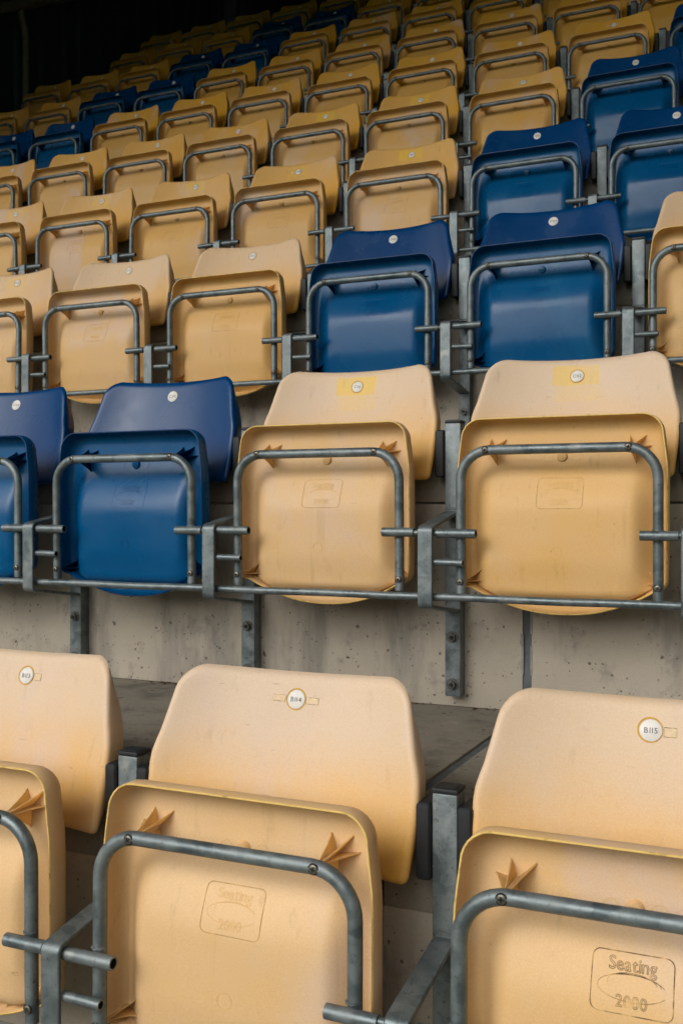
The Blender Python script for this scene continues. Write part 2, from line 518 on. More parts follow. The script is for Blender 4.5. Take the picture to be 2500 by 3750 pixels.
def inset(full, off):
    n = len(full); out = []
    for i, (x, z) in enumerate(full):
        (xa, za), (xc, zc) = full[i - 1], full[(i + 1) % n]
        t = Vector((xc - xa, zc - za)); t.normalize()
        out.append((x + t.y * off, z - t.x * off))
    return out
def make_pan(mat, rim):
    mb = MB(); o0 = pan_outline(0.0); cx, cz = 0.0, 0.125
    def lipy(x, z): return 0.021 + 0.003 * sstep(0.26, 0.31, z) + 0.016 * sstep(-0.005, -0.05, z)
    def ring(off, yf): return [(x, yf(x, z), z) for x, z in inset(o0, off)]
    outer = [ring(0.016, lambda x, z: 0.067), ring(0.007, lambda x, z: 0.0625), ring(0.0022, lambda x, z: 0.055), ring(0.0, lambda x, z: 0.046),
             ring(0.0, lambda x, z: lipy(x, z) + 0.0014)]
    loft(mb, outer, mat, False, False)
    lip = [outer[-1], ring(0.0008, lambda x, z: lipy(x, z) + 0.0003), ring(0.0022, lambda x, z: lipy(x, z) + 0.0003), ring(0.0031, lambda x, z: lipy(x, z) + 0.0016)]
    loft(mb, lip, rim, False, False)
    inner = [lip[-1], ring(0.0040, lambda x, z: 0.041), ring(0.0062, lambda x, z: 0.0490), ring(0.0100, lambda x, z: min(0.0545, pan_y(x, z))), ring(0.0155, lambda x, z: min(0.0580, pan_y(x, z)))]
    oi = inset(o0, 0.0155)
    for q in range(1, 27):
        sc_ = 1 - q / 26.6
        inner.append([(x * sc_, pan_y(x * sc_, cz + (z - cz) * sc_), cz + (z - cz) * sc_) for x, z in oi])
    loft(mb, inner, mat)
    back = [outer[0]]
    for sc_ in (0.97, 0.9, 0.8, 0.6, 0.3, 0.05):
        back.append([(x * sc_, pan_y(x * sc_, cz + (z - cz) * sc_) + 0.0045 + (0.003 if sc_ > 0.95 else 0), cz + (z - cz) * sc_) for x, z in inset(o0, 0.016)])
    loft(mb, back, mat, True)
    return mb.mesh('seat_pan', True, 50)

def make_rib(mat, cx, cz, tips):
    """thin upright fins fanning out from one screw boss: tall at the tube, running out on the pan at the tip"""
    rm = M['blue_rib'] if mat is M['blue'] else M['yellow_rib']
    mb = MB()
    for (tx, tz, w0) in tips:
        d = Vector((tx - cx, 0, tz - cz)); L = d.length; d.normalize()
        nrm = Vector((-d.z, 0, d.x)) * 0.00075
        a = Vector((cx, 0, cz)) + d * 0.0045
        n = 5; top = []; low = []
        for i in range(n + 1):
            t = i / n; p = a + (Vector((tx, 0, tz)) - a) * t
            yf = pan_y(p.x, p.z)
            top.append(Vector((p.x, yf - (yf - 0.0115) * (1 - t) ** 1.25 - 0.0004, p.z))); low.append(Vector((p.x, yf + 0.0015, p.z)))
        v = [p + nrm for p in top] + [p + nrm for p in low] + [p - nrm for p in top] + [p - nrm for p in low]
        m_ = n + 1; f = []
        for i in range(n):
            f += [(i, i + 1, m_ + i + 1, m_ + i), (2 * m_ + i + 1, 2 * m_ + i, 3 * m_ + i, 3 * m_ + i + 1), (i, 2 * m_ + i, 2 * m_ + i + 1, i + 1)]
        f += [(0, m_, 3 * m_, 2 * m_), (n, 2 * m_ + n, 3 * m_ + n, m_ + n)]
        mb.add(v, f, rm)
    mb.sweep([(cx, 0.0093, cz), (cx, PAN_FLOOR + 0.001, cz)], 0.0042, mat, 10)
    return mb.mesh('rib', True, 20)

TUBE = 0.0094
def make_frame():
    mb = MB(); r = 0.056; zt = 0.250; xs = 0.181
    pts = [(-xs, 0, -0.0215), (-xs, 0, 0.06), (-xs, 0, 0.13)]
    pts += arc((-xs + r, zt - r), r, math.pi, math.pi / 2, 9, lambda a, b: (a, 0, b))
    pts += [(-0.06, 0, zt), (0, 0, zt), (0.06, 0, zt)]
    pts += arc((xs - r, zt - r), r, math.pi / 2, 0, 9, lambda a, b: (a, 0, b))
    pts += [(xs, 0, 0.13), (xs, 0, 0.06), (xs, 0, -0.0215)]
    mb.sweep(pts, TUBE, M['galv'], 14, bore=M['hole'])
    return mb.mesh('seat_frame', True, 40)

def make_sleeve(x0, x1):
    mb = MB(); y = -0.0165
    n = 5
    mb.sweep([(x0 + (x1 - x0) * i / n, y, 0.0925) for i in range(n + 1)], 0.0090, M['galv'], 14, bore=M['hole'])
    # weld bead where the sleeve meets the upright
    xl = -0.181 if x0 < 0 else 0.181
    for k in range(7):
        a = -1.2 + 2.4 * k / 6
        p = (xl + 0.0095 * math.sin(a), -0.0085, 0.0925 + 0.0100)
    vs = []
    mb.sweep([(xl + 0.0098 * math.sin(-1.3 + 2.6 * k / 8), -0.0098 * math.cos(-1.3 + 2.6 * k / 8) * 0.98, 0.1018 + (0.0008 if k % 2 else 0)) for k in range(9)], 0.0016, M['galv'], 6)
    return mb.mesh('pivot_sleeve', True, 40)

def make_screw():
    """countersunk cross-head screw facing -y"""
    mb = MB(); r = 0.0056; seg = 16
    prof = [(r, 0.0), (r * 0.96, -0.0009), (r * 0.70, -0.0016), (r * 0.50, -0.0018), (0.0001, -0.0018)]
    vs, fs = [], []
    for rr, y in prof:
        for k in range(seg):
            a = 2 * math.pi * k / seg; vs.append((rr * math.cos(a), y, rr * math.sin(a)))
    for i in range(len(prof) - 1):
        for k in range(seg):
            k2 = (k + 1) % seg; fs.append((i * seg + k, i * seg + k2, (i + 1) * seg + k2, (i + 1) * seg + k))
    mb.add(vs, fs, M['screw'])
    for a in (0.35, 0.35 + math.pi / 2):
        c, s = math.cos(a), math.sin(a); w, l = 0.0009, 0.0034
        q = [(-l, -w), (l, -w), (l, w), (-l, w)]
        mb.add([(x * c - z * s, -0.0021, x * s + z * c) for x, z in q], [(0, 1, 2, 3)], M['screw_dark'])
    # dark seat round the head
    prof = [(r * 1.28, 0.0006), (r * 1.22, -0.0003), (r * 1.0, -0.0003)]
    vs, fs = [], []
    for rr, y in prof:
        for k in range(seg):
            a = 2 * math.pi * k / seg; vs.append((rr * math.cos(a), y, rr * math.sin(a)))
    for i in range(len(prof) - 1):
        for k in range(seg):
            k2 = (k + 1) % seg; fs.append((i * seg + k, i * seg + k2, (i + 1) * seg + k2, (i + 1) * seg + k))
    mb.add(vs, fs, M['screw_dark'])
    return mb.mesh('screw', True, 50)

def line_on_pan(mb, pts, r, mat, closed=False, lift=0.0):
    """thin moulded line lying on the pan's underside, as a low ridge"""
    P = [Vector((x, pan_y(x, z) - lift, z)) for x, z in pts]
    if closed: P.append(P[0])
    mb.sweep(P, r, mat, 5, cap=not closed)

def make_emblem(mat, frame_mat, heavy):
    mb = MB(); r = 0.00030 if not heavy else 0.00038
    cx, cz, w, h, cr = 0.0015, 0.168, 0.0425, 0.0285, 0.008
    loop = []
    for (sx, sz, a0) in ((1, 1, 0), (-1, 1, 90), (-1, -1, 180), (1, -1, 270)):
        for i in range(6):
            a = R(a0 + 90 * i / 5)
            loop.append((cx + sx * (w - cr) + cr * math.cos(a), cz + sz * (h - cr) + cr * math.sin(a)))
    fine_loop = []
    for i in range(len(loop)):
        (xa, za), (xb_, zb_) = loop[i], loop[(i + 1) % len(loop)]
        for k in range(6): fine_loop.append((xa + (xb_ - xa) * k / 6, za + (zb_ - za) * k / 6))
    line_on_pan(mb, fine_loop, 0.00028 if frame_mat is M['blue'] else 0.0006, frame_mat, True)
    if frame_mat is M['blue']: r = 0.00018
    for text, tz, size in (("Seating", cz + 0.0120, 0.0175), ("2000", cz - 0.0215, 0.0165)):
        for ch, ox in layout(text, size, 0.07):
            vs_, fs_, ed, _ = G[ch]
            pts = [(cx + ox + vx * size, tz + vy * size) for vx, vy in vs_]
            for a, b in ed:
                line_on_pan(mb, [pts[a], pts[b]], r, mat)
    for rx, rz, oz, a0, a1 in ((0.036, 0.0125, -0.0035, 20, 340), (0.026, 0.0100, 0.0005, 10, 190), (0.030, 0.0085, 0.001, 0, 150)):
        pts = [(cx + rx * math.cos(R(a0 + (a1 - a0) * i / 28)), cz + oz + rz * math.sin(R(a0 + (a1 - a0) * i / 28))) for i in range(29)]
        line_on_pan(mb, pts, r, mat)
    return mb.mesh('moulded_emblem', True, 60)

def make_mould_ring(mat, cx, cz, rad, ridge=0.0005):
    mb = MB()
    line_on_pan(mb, [(cx + rad * math.cos(2 * math.pi * i / 20), cz + rad * math.sin(2 * math.pi * i / 20)) for i in range(20)], ridge, mat, True)
    return mb.mesh('moulded_ring', True, 60)

def make_boss(mat):
    mb = MB(); seg = 16
    prof = [(0.0125, PAN_FLOOR + 0.001), (0.0100, 0.054), (0.0085, 0.051), (0.0040, 0.0505), (0.0020, 0.0505)]
    vs, fs = [], []
    for rr, y in prof:
        for k in range(seg):
            a = 2 * math.pi * k / seg; vs.append((rr * math.cos(a), y, 0.2365 + rr * math.sin(a)))
    for i in range(len(prof) - 1):
        for k in range(seg):
            k2 = (k + 1) % seg; fs.append((i * seg + k, i * seg + k2, (i + 1) * seg + k2, (i + 1) * seg + k))
    fs.append(tuple((len(prof) - 1) * seg + k for k in range(seg)))
    mb.add(vs, fs, mat)
    return mb.mesh('boss', True, 45)

DISC_Z = 0.405
def disc_frame(dx=0.0):
    y = back_y(dx, DISC_Z); e = 0.004
    dyz = (back_y(dx, DISC_Z + e) - back_y(dx, DISC_Z - e)) / (2 * e)
    up = Vector((0, dyz, 1)).normalized(); nrm = Vector((0, -1, dyz)).normalized()
    return Vector((dx, y, DISC_Z)), up, nrm
def make_disc(text, rad, rot, ring):
    mb = MB(); c, up, nrm = disc_frame(); xr = Vector((1, 0, 0)); seg = 22
    def pt(a, b, h): return c + xr * a + up * b + nrm * h
    def lathe(prof, m, cap=False, ox=0, oz=0):
        vs, fs = [], []
        for rr, hh in prof:
            for k in range(seg):
                a = 2 * math.pi * k / seg; vs.append(pt(ox + rr * math.cos(a), oz + rr * math.sin(a), hh))
        for i in range(len(prof) - 1):
            for k in range(seg):
                k2 = (k + 1) % seg; fs.append((i * seg + k, i * seg + k2, (i + 1) * seg + k2, (i + 1) * seg + k))
        if cap: fs.append(tuple((len(prof) - 1) * seg + k for k in range(seg)))
        mb.add(vs, fs, m)
    lathe([(rad, -0.0006), (rad, 0.0010), (rad * 0.96, 0.0014)], M['disc'], True, ring * 0.0010, -ring * 0.0006)
    if ring > 0:
        lathe([(rad + 0.0026, -0.0006), (rad + 0.0023, 0.0007), (rad + 0.0004, 0.0005)], M['glue_ring'])
    size = rad * 0.72; cr, sr = math.cos(rot), math.sin(rot)
    if text:
        for ch, ox in layout(text, size, 0.20):
            vs_, fs_, _, _ = G[ch]
            P = []
            for vx, vy in vs_:
                a, b = ox + vx * size, (vy - 0.34) * size
                P.append(pt(a * cr - b * sr + ring * 0.001, a * sr + b * cr - ring * 0.0006, 0.0016))
            mb.add(P, fs_, M['print'])
    return mb.mesh('number_disc', True, 40)
def make_tape(x0, x1, h, dz):
    """leftover scrap of tape beside a number disc, following the backrest"""
    mb = MB(); n = 6; vs = []
    for i in range(n + 1):
        x = x0 + (x1 - x0) * i / n
        for s in (-1, 1):
            z = DISC_Z + dz + s * h / 2 + random.uniform(-0.0005, 0.0005)
            vs.append((x, back_y(x, z) - 0.0008, z))
    o = len(vs)
    vs += [(x, y + 0.0012, z) for x, y, z in vs]
    fs = [(2 * i, 2 * i + 2, 2 * i + 3, 2 * i + 1) for i in range(n)]
    fs += [(2 * i + o, 2 * i + 1 + o, 2 * i + 3 + o, 2 * i + 2 + o) for i in range(n)]
    fs += [(2 * i, 2 * i + o, 2 * i + 2 + o, 2 * i + 2) for i in range(n)] + [(2 * i + 1, 2 * i + 3, 2 * i + 3 + o, 2 * i + 1 + o) for i in range(n)]
    fs += [(0, 1, 1 + o, o), (2 * n, 2 * n + o, 2 * n + 1 + o, 2 * n + 1)]
    mb.add(vs, fs, M['tape'])
    # darker outline of old glue
    pts = [(x0, DISC_Z + dz - h / 2), (x1, DISC_Z + dz - h / 2), (x1, DISC_Z + dz + h / 2), (x0, DISC_Z + dz + h / 2)]
    P = [Vector((x, back_y(x, z) - 0.0004, z)) for x, z in pts]; P.append(P[0])
    mb.sweep(P, 0.0004, M['mark_dirty'], 5, cap=False)
    return mb.mesh('tape_remnant', True, 40)

KIT = {}
for colr in ('yellow', 'blue'):
    m = M[colr]; mark = M['mark_faint'] if colr == 'yellow' else m
    k = {}
    k['back'] = make_backrest(m); k['pan'] = make_pan(m, M[colr + '_rim'])
    k['ribs'] = [
        make_rib(m, -0.131, 0.25, [(-0.138, 0.274, 0), (-0.108, 0.272, 0), (-0.156, 0.255, 0), (-0.124, 0.222, 0)]),
        make_rib(m, 0.131, 0.25, [(0.123, 0.274, 0), (0.153, 0.274, 0), (0.163, 0.254, 0), (0.136, 0.222, 0)]),
        make_rib(m, -0.181, 0.0, [(-0.152, 0.022, 0), (-0.150, 0.0, 0), (-0.160, -0.016, 0)]),
        make_rib(m, 0.181, 0.0, [(0.160, 0.024, 0), (0.157, 0.003, 0), (0.168, -0.014, 0)])]
    k['emblem'] = make_emblem(mark, M['mark_rect'] if colr == 'yellow' else mark, False)
    k['rings'] = [make_mould_ring(mark, -0.026, 0.2365, 0.0088), make_mould_ring(mark, 0.026, 0.2365, 0.0088), make_mould_ring(mark, -0.004, 0.058, 0.0105)]
    k['boss'] = make_boss(m)
    KIT[colr] = k
EMBLEM_DIRTY = make_emblem(M['mark_dirty'], M['mark_dirty'], True)
FRAME = make_frame()
SLEEVES = [make_sleeve(-0.2235, -0.147), make_sleeve(0.152, 0.2175)]
SCREW = make_screw()
SCREW_AT = [(-0.131, 0.25), (0.131, 0.25), (-0.181, 0.0), (0.181, 0.0)]

# ------------------------------------------------------------------ bracket parts (x = 0 midway between two seats)
def strap_mesh():
    y0, th, hw = -0.033, 0.0068, 0.0146
    path = [(0.1365, 0.1345)]
    def fillet(p0, p1, p2, r, n=6):
        a, b, c = (Vector((*p, 0)) for p in (p0, p1, p2))
        u, w = (a - b).normalized(), (c - b).normalized()
        ang = math.acos(max(-1, min(1, u.dot(w)))); d = r / math.tan(ang / 2)
        ctr = b + (u + w).normalized() * (r / math.sin(ang / 2))
        s, e = b + u * d, b + w * d
        a0 = math.atan2(s.y - ctr.y, s.x - ctr.x); a1 = math.atan2(e.y - ctr.y, e.x - ctr.x)
        while a1 - a0 > math.pi: a1 -= 2 * math.pi
        while a1 - a0 < -math.pi: a1 += 2 * math.pi
        return [(ctr.x + r * math.cos(a0 + (a1 - a0) * i / n), ctr.y + r * math.sin(a0 + (a1 - a0) * i / n)) for i in range(n + 1)]
    A, B, C_, D = (0.1365, 0.1345), (y0, 0.1055), (y0, -0.0505), (0.1365, -0.0735)
    path = [A] + fillet(A, B, C_, 0.013) + [(y0, 0.07), (y0, 0.03), (y0, -0.01)] + fillet(B, C_, D, 0.013) + [D]
    mb = MB(); n = len(path); sec = []
    for i, (y, z) in enumerate(path):
        a = Vector(path[max(0, i - 1)]); b = Vector(path[min(n - 1, i + 1)])
        t = (b - a).normalized(); nr = Vector((t.y, -t.x))      # to the inside of the loop
        if i == 0: inside = nr
        sec.append((Vector((y, z)), nr))
    # orientation: inside must point to +y on the front run
    sgn = 1 if sec[n // 2][1].x > 0 else -1
    vs, fs = [], []; bv = 0.0012
    prof = [(-hw + bv, 0), (hw - bv, 0), (hw, bv), (hw, th - bv), (hw - bv, th), (-hw + bv, th), (-hw, th - bv), (-hw, bv)]
    for p, nr in sec:
        for x, d in prof:
            q = p + nr * sgn * d; vs.append((x, q.x, q.y))
    s = len(prof)
    for i in range(n - 1):
        for k in range(s):
            k2 = (k + 1) % s; fs.append((i * s + k, i * s + k2, (i + 1) * s + k2, (i + 1) * s + k))
    fs += [tuple(range(s)), tuple((n - 1) * s + k for k in range(s))[::-1]]
    mb.add(vs, fs, M['galv'])
    return mb.mesh('strap', True, 35)
WALL_Y = 0.1685
def post_mesh():
    mb = MB(); mb.box((-0.0165, 0.1355, -0.2470), (0.0165, 0.1683, 0.3140), M['galv'], 0.0028, 2); 
    # weld fillets where the strap meets the post
    mb.sweep([(-0.0145, 0.1352, 0.1395), (-0.005, 0.1348, 0.1400), (0.006, 0.1349, 0.1392), (0.0145, 0.1352, 0.1397)], 0.0024, M['galv'], 6)
    return mb.mesh('post', True, 35)
def cap_mesh():
    mb = MB(); mb.box((-0.0172, 0.1348, 0.3142), (0.0172, 0.1690, 0.3205), M['black_plastic'], 0.0022, 2)
    mb.box((-0.0130, 0.1390, 0.3206), (0.0130, 0.1648, 0.3214), M['black_plastic'], 0.0003); return mb.mesh('end_cap', True, 35)
def spacer_mesh(s):
    mb = MB(); a, b = (0.0168, 0.0375) if s > 0 else (-0.0375, -0.0168)
    mb.box((a, 0.1300, 0.2030), (b, 0.1860, 0.3010), M['black_plastic'], 0.007, 3); return mb.mesh('spacer_block', True, 35)
def bolt_mesh():
    mb = MB()
    mb.sweep([(0, 0.1354, 0), (0, 0.1334, 0)], 0.0125, M['bolt'], 18)
    mb.sweep([(0, 0.1334, 0), (0, 0.1265, 0)], 0.0085, M['bolt'], 6)
    mb.sweep([(0, 0.1280, 0), (0, 0.1235, 0)], 0.0040, M['screw_dark'], 10)
    return mb.mesh('bolt', True, 30)
def rod_mesh():
    mb = MB(); mb.sweep([(-0.062, -0.0165, 0.0925), (0.062, -0.0165, 0.0925)], 0.0056, M['galv'], 12); return mb.mesh('pivot_rod', True, 35)
def stop_mesh():
    mb = MB(); mb.sweep([(0.0140, -0.0195, 0.0370), (0.035, -0.0195, 0.0368), (0.0715, -0.0195, 0.0362)], 0.0070, M['galv'], 12, bore=M['hole']); return mb.mesh('stop_peg', True, 35)
BR = dict(strap=strap_mesh(), post=post_mesh(), end_cap=cap_mesh(), pivot_rod=rod_mesh(), stop_peg=stop_mesh())
SPACERS = [spacer_mesh(-1), spacer_mesh(1)]
BOLT = bolt_mesh()

# ------------------------------------------------------------------ rows of the stand
ROW_Y = [-0.7946, 0.0, 0.799, 1.5995, 2.3954, 3.1954, 4.0004, 4.8155, 5.616, 6.417]
ROW_Z = [-0.5314, 0.0, 0.5371, 1.0711, 1.6054, 2.1446, 2.6852, 3.2377, 3.778, 4.318]
ROW_X = [-0.1917, 0.0365, -0.193, 0.0463, -0.210, 0.0451, -0.213, -0.003, -0.205, 0.030]   # where seat 114 (112 in every other row) stands
LETTER = "BCDEFGHIJK"
ORD = ["first", "second", "third", "fourth", "fifth", "sixth", "seventh", "eighth", "ninth", "tenth"]
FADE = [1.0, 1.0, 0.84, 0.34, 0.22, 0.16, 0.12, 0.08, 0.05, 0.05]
BLUE = {1: (109, 110), 2: (113, 114), 3: (111, 112), 4: (114, 115), 5: (103, 104, 112, 113), 6: (106, 107), 7: (104, 105), 8: (107, 108)}
PATCH = {(1, 111): 0.9, (1, 112): 0.9, (2, 110): 0.35, (3, 106): 0.7, (3, 107): 0.9, (3, 108): 0.9, (3, 109): 0.45, (3, 110): 1.0, (4, 111): 0.9, (4, 112): 0.9, (4, 113): 0.3}
TAPE = {(0, 113): [(0.017, 0.030, 0.010, -0.001)], (0, 114): [(-0.036, -0.017, 0.0085, 0.0005), (0.0165, 0.035, 0.0085, -0.0005)],
        (0, 115): [(0.0165, 0.031, 0.0105, -0.001)], (3, 109): [(-0.031, -0.0155, 0.007, -0.001), (0.0155, 0.027, 0.005, 0.003)],
        (4, 113): [(-0.027, -0.018, 0.007, 0.0), (0.018, 0.028, 0.006, 0.001)], (5, 111): [(-0.034, -0.016, 0.007, -0.001), (0.016, 0.028, 0.006, 0.001)]}
LEFT_END = -5.42      # the rows stop here, at the gangway by the end wall

def unproject_x(px, y):
    """X on the plane at depth y that falls on picture column px (photo pixels, 2500 wide)"""
    a = R(24.373); u = (px - 1250) / 3792.8
    dx, dy_ = -math.sin(a) + u * math.cos(a), math.cos(a) + u * math.sin(a)
    return 0.4647 + dx / dy_ * (y + 1.890)

def seat_numbers(r):
    base = 114 if r % 2 == 0 else 112
    x0 = unproject_x(-330 if r < 6 else -330, ROW_Y[r] + 0.1); x1 = unproject_x(2830, ROW_Y[r] + 0.1)
    res = []
    for n in range(base - 16, base + 6):
        x = ROW_X[r] + (n - base) * PITCH
        if x < -5.30: continue
        if x0 < x < x1: res.append((n, x))
    return res

COUNT = ["", "first", "second", "third", "fourth", "fifth", "sixth", "seventh", "eighth", "ninth", "tenth", "eleventh", "twelfth"]
def where(r, n, nums):
    """how a seat of the upper rows is told apart"""
    if r == 9: return "%s from the dark end wall in topmost row" % COUNT[nums.index(n) + 1]
    blues = BLUE[r]; pair = blues[:2]
    row = "%s row up" % ORD[r]
    if n < pair[0]: return "%s left of blue pair, %s" % (COUNT[pair[0] - n], row)
    if n > pair[1]: return "%s right of blue pair, %s" % (COUNT[n - pair[1]], row)
    return "%s of the blue pair, %s" % ("left" if n == pair[0] else "right", row)

# how far each folded pan sits off the centre of its place (metres)
NUDGE = {(0, 113): 0.001, (0, 115): 0.0036, (0, 114): -0.0042, (1, 109): 0.0035, (1, 110): -0.0006, (1, 111): -0.0045, (1, 112): 0.0028, (2, 110): 0.0025, (2, 111): -0.0025, (2, 112): 0.0018, (2, 113): -0.002, (2, 114): 0.0026, (2, 115): -0.003}
SEATS = {}
for r in range(10):
    lst = seat_numbers(r); nums = [n for n, _ in lst]
    for n, x in lst:
        colr = 'blue' if n in BLUE.get(r, ()) else 'yellow'
        k = KIT[colr]; num = "%s%d" % (LETTER[r], n)
        root = obj('tip_up_seat', None, None, (x, ROW_Y[r], ROW_Z[r] + random.uniform(-0.0012, 0.0012)))
        root.rotation_euler = (random.uniform(-0.006, 0.006), 0, random.uniform(-0.004, 0.004))
        look = ("faded yellow" if r < 3 else "yellow") if colr == 'yellow' else "blue"
        if r <= 4: lab = "folded %s plastic stadium seat, white disc numbered %s" % (look, num)
        else: lab = "folded %s stadium seat, %s" % (look, where(r, n, nums))
        root['label'] = lab; root['category'] = "stadium seat"; root['group'] = "folded stadium seats in rows"
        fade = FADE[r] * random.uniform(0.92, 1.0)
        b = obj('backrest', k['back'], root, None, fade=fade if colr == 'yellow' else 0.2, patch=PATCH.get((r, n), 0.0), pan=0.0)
        ring = 0.0 if colr == 'blue' else (1.0 if (r, n) == (0, 115) else (0.55 if r < 1 else 0.35))
        rad = 0.0135 if colr == 'blue' else (0.0132 if r == 0 else 0.0125)
        text = num if r <= 4 else None
        obj('number_disc', make_disc(text, rad, random.uniform(-0.12, 0.10), ring), b)
        for (a, c, h, dz) in TAPE.get((r, n), ()): obj('tape_remnant', make_tape(a, c, h, dz), b)
        pan = obj('seat_pan', k['pan'], root, None, fade=(max(0.16, 0.58 - 0.055 * r) if colr == 'yellow' else 0.95), patch=0.0, pan=1.0)
        tilt = random.uniform(-0.016, 0.016) if r < 3 else random.uniform(-0.026, 0.026); pan.rotation_euler = (tilt, 0, random.uniform(-0.006, 0.006)); nx = NUDGE.get((r, n), random.uniform(-0.003, 0.003)); pan.location = (nx, 0, 0)
        for rm in k['ribs']: obj('rib', rm, pan, None, fade=(max(0.16, 0.58 - 0.055 * r) if colr == 'yellow' else 0.95), patch=0.0, pan=1.0)
        if r <= 3:
            obj('moulded_emblem', EMBLEM_DIRTY if (r, n) in ((0, 115),) else k['emblem'], pan)
            for q in k['rings']: obj('moulded_ring', q, pan)
        if r <= 5: obj('boss', k['boss'], pan, None, fade=(max(0.16, 0.58 - 0.055 * r) if colr == 'yellow' else 0.95), patch=0.0, pan=1.0)
        fr = obj('seat_frame', FRAME, root); fr.rotation_euler = (tilt, 0, 0); fr.location = (nx, 0, 0)
        for s_ in SLEEVES: obj('pivot_sleeve', s_, root, (nx, 0, 0))
        if r <= 7:
            for sx, sz in SCREW_AT:
                s_ = obj('screw', SCREW, fr, (sx, -TUBE + 0.0006, sz)); s_.rotation_euler = (0, random.uniform(0, 3), 0)
        SEATS[(r, n)] = root
    # brackets between the seats, one at either end of what is built
    xs = [(n, x - PITCH / 2) for n, x in lst] + [(nums[-1] + 1, lst[-1][1] + PITCH / 2)]
    for n, x in xs:
        br = obj('seat_bracket', None, None, (x, ROW_Y[r], ROW_Z[r]))
        if r <= 4:
            lab = "galvanised steel seat bracket between seats %s%d and %s%d" % (LETTER[r], n - 1, LETTER[r], n)
        else:
            m_ = n if n in nums else n - 1; side = "left" if n in nums else "right"
            if r == 9: lab = "grey bracket %s of seat %s" % (side, where(r, m_, nums))
            else: lab = "grey bracket on %s of seat %s" % (side, where(r, m_, nums))
        br['label'] = lab; br['category'] = "seat bracket"; br['group'] = "steel brackets carrying the seats"
        post = obj('post', BR['post'], br)
        obj('end_cap', BR['end_cap'], post)
        for z in (-0.1244, -0.2210): obj('bolt', BOLT, post, (0, 0, z))
        for nm in ('strap', 'pivot_rod', 'stop_peg'): obj(nm, BR[nm], br)
        for sp in SPACERS: obj('spacer_block', sp, br)
    mb = MB(); xa, xb = xs[0][1] - 0.03, xs[-1][1] + 0.03
    nseg = 24
    mb.sweep([(xa + (xb - xa) * i / nseg, -0.0125, -0.0300 + 0.0006 * math.sin(i * 1.7 + r)) for i in range(nseg + 1)], 0.0076, M['galv'], 12)
    rail = obj('foot_rail', mb.mesh('foot_rail', True, 40), None, (0, ROW_Y[r], ROW_Z[r]))
    rail['label'] = "thin galvanised rail below the folded seats of %s" % (("row " + LETTER[r]) if r <= 4 else ("the %s row up" % ORD[r] if r < 9 else "the topmost row"))
    rail['category'] = "rail"; rail['group'] = "rails under the seat rows"

# ------------------------------------------------------------------ concrete terraces
TREAD = -0.2735      # tread level below the lower screws
XA, XB = -5.60, 5.2
SEAMS = [-0.057]
def terrace(r):
    y0 = (ROW_Y[r - 1] if r > 0 else ROW_Y[0] - 0.7946) + WALL_Y
    yw = ROW_Y[r] + WALL_Y; zt = ROW_Z[r] + TREAD
    root = obj('terrace_step', None, None, (0, 0, 0), kind='structure')
    edges = [XA] + SEAMS + [XB]; g = 0.0085
    for i in range(len(edges) - 1):
        a = edges[i] + (g if i else 0); b = edges[i + 1] - (g if i < len(edges) - 2 else 0)
        mb = MB(); mb.box((a, y0 + 0.0015, zt - 0.112), (b, yw + 0.10, zt), M['tread'], 0.005, 2)
        obj('tread_slab', mb.mesh('tread_slab', True, 35), root)
        mb = MB(); mb.box((a, yw, zt + 0.0005), (b, yw + 0.09, ROW_Z[r] + 0.148), M['riser'], 0.004, 2)
        obj('riser_panel', mb.mesh('riser_panel', True, 35), root)
    for s in SEAMS:
        mb = MB()
        mb.box((s - g + 0.0002, yw + 0.0035, zt + 0.001), (s + g - 0.0002, yw + 0.05, ROW_Z[r] + 0.147), M['sealant'])
        mb.box((s - g + 0.0002, y0 + 0.006, zt - 0.06), (s + g - 0.0002, yw + 0.004, zt - 0.0045), M['sealant'])
        # sealant dragged over the joint's edge, in uneven strips
        zc = zt + 0.004; rng = random.Random(int(s * 100) + r)
        while zc < ROW_Z[r] + 0.14:
            h = rng.uniform(0.02, 0.07)
            for sd_ in (-1, 1):
                if rng.random() < 0.75:
                    w = rng.uniform(0.0015, 0.005); xe = s + sd_ * g
                    lo, hi = sorted((xe - sd_ * 0.0015, xe + sd_ * w))
                    mb.box((lo, yw - 0.0008 - 0.0002 * sd_, zc), (hi, yw + 0.003, zc + h), M['sealant_edge'])
            zc += h
        obj('joint_sealant', mb.mesh('joint_sealant', False), root)
for r in range(10): terrace(r)

# bits of dead leaf swept against the foot of the riser behind row B
mb = MB(); rng = random.Random(5)
zt = ROW_Z[1] + TREAD
for i in range(70):
    x = rng.choice((-0.93, -0.86, -0.80, -0.3, -0.12)) + rng.gauss(0, 0.05); y = WALL_Y - abs(rng.gauss(0, 0.012)) - 0.004
    s = rng.uniform(0.002, 0.008); a = rng.uniform(0, 6.3)
    ux, uy = math.cos(a) * s, math.sin(a) * s
    h = rng.uniform(0.0005, 0.004)
    vs = [(x - ux, y - uy, zt + 0.0004), (x + uy * 0.5, y - ux * 0.5, zt + h), (x + ux, y + uy, zt + 0.0006), (x - uy * 0.5, y + ux * 0.5, zt + h * 0.7), (x, y, zt + h * 0.2 + 0.0003)]
    mb.add(vs, [(0, 1, 4), (1, 2, 4), (2, 3, 4), (3, 0, 4)], M['leaf'])
leaf = obj('leaf_litter', mb.mesh('leaf_litter', False), None)
leaf['kind'] = 'stuff'; leaf['label'] = "dry leaf crumbs along the foot of the concrete riser"; leaf['category'] = "leaf litter"

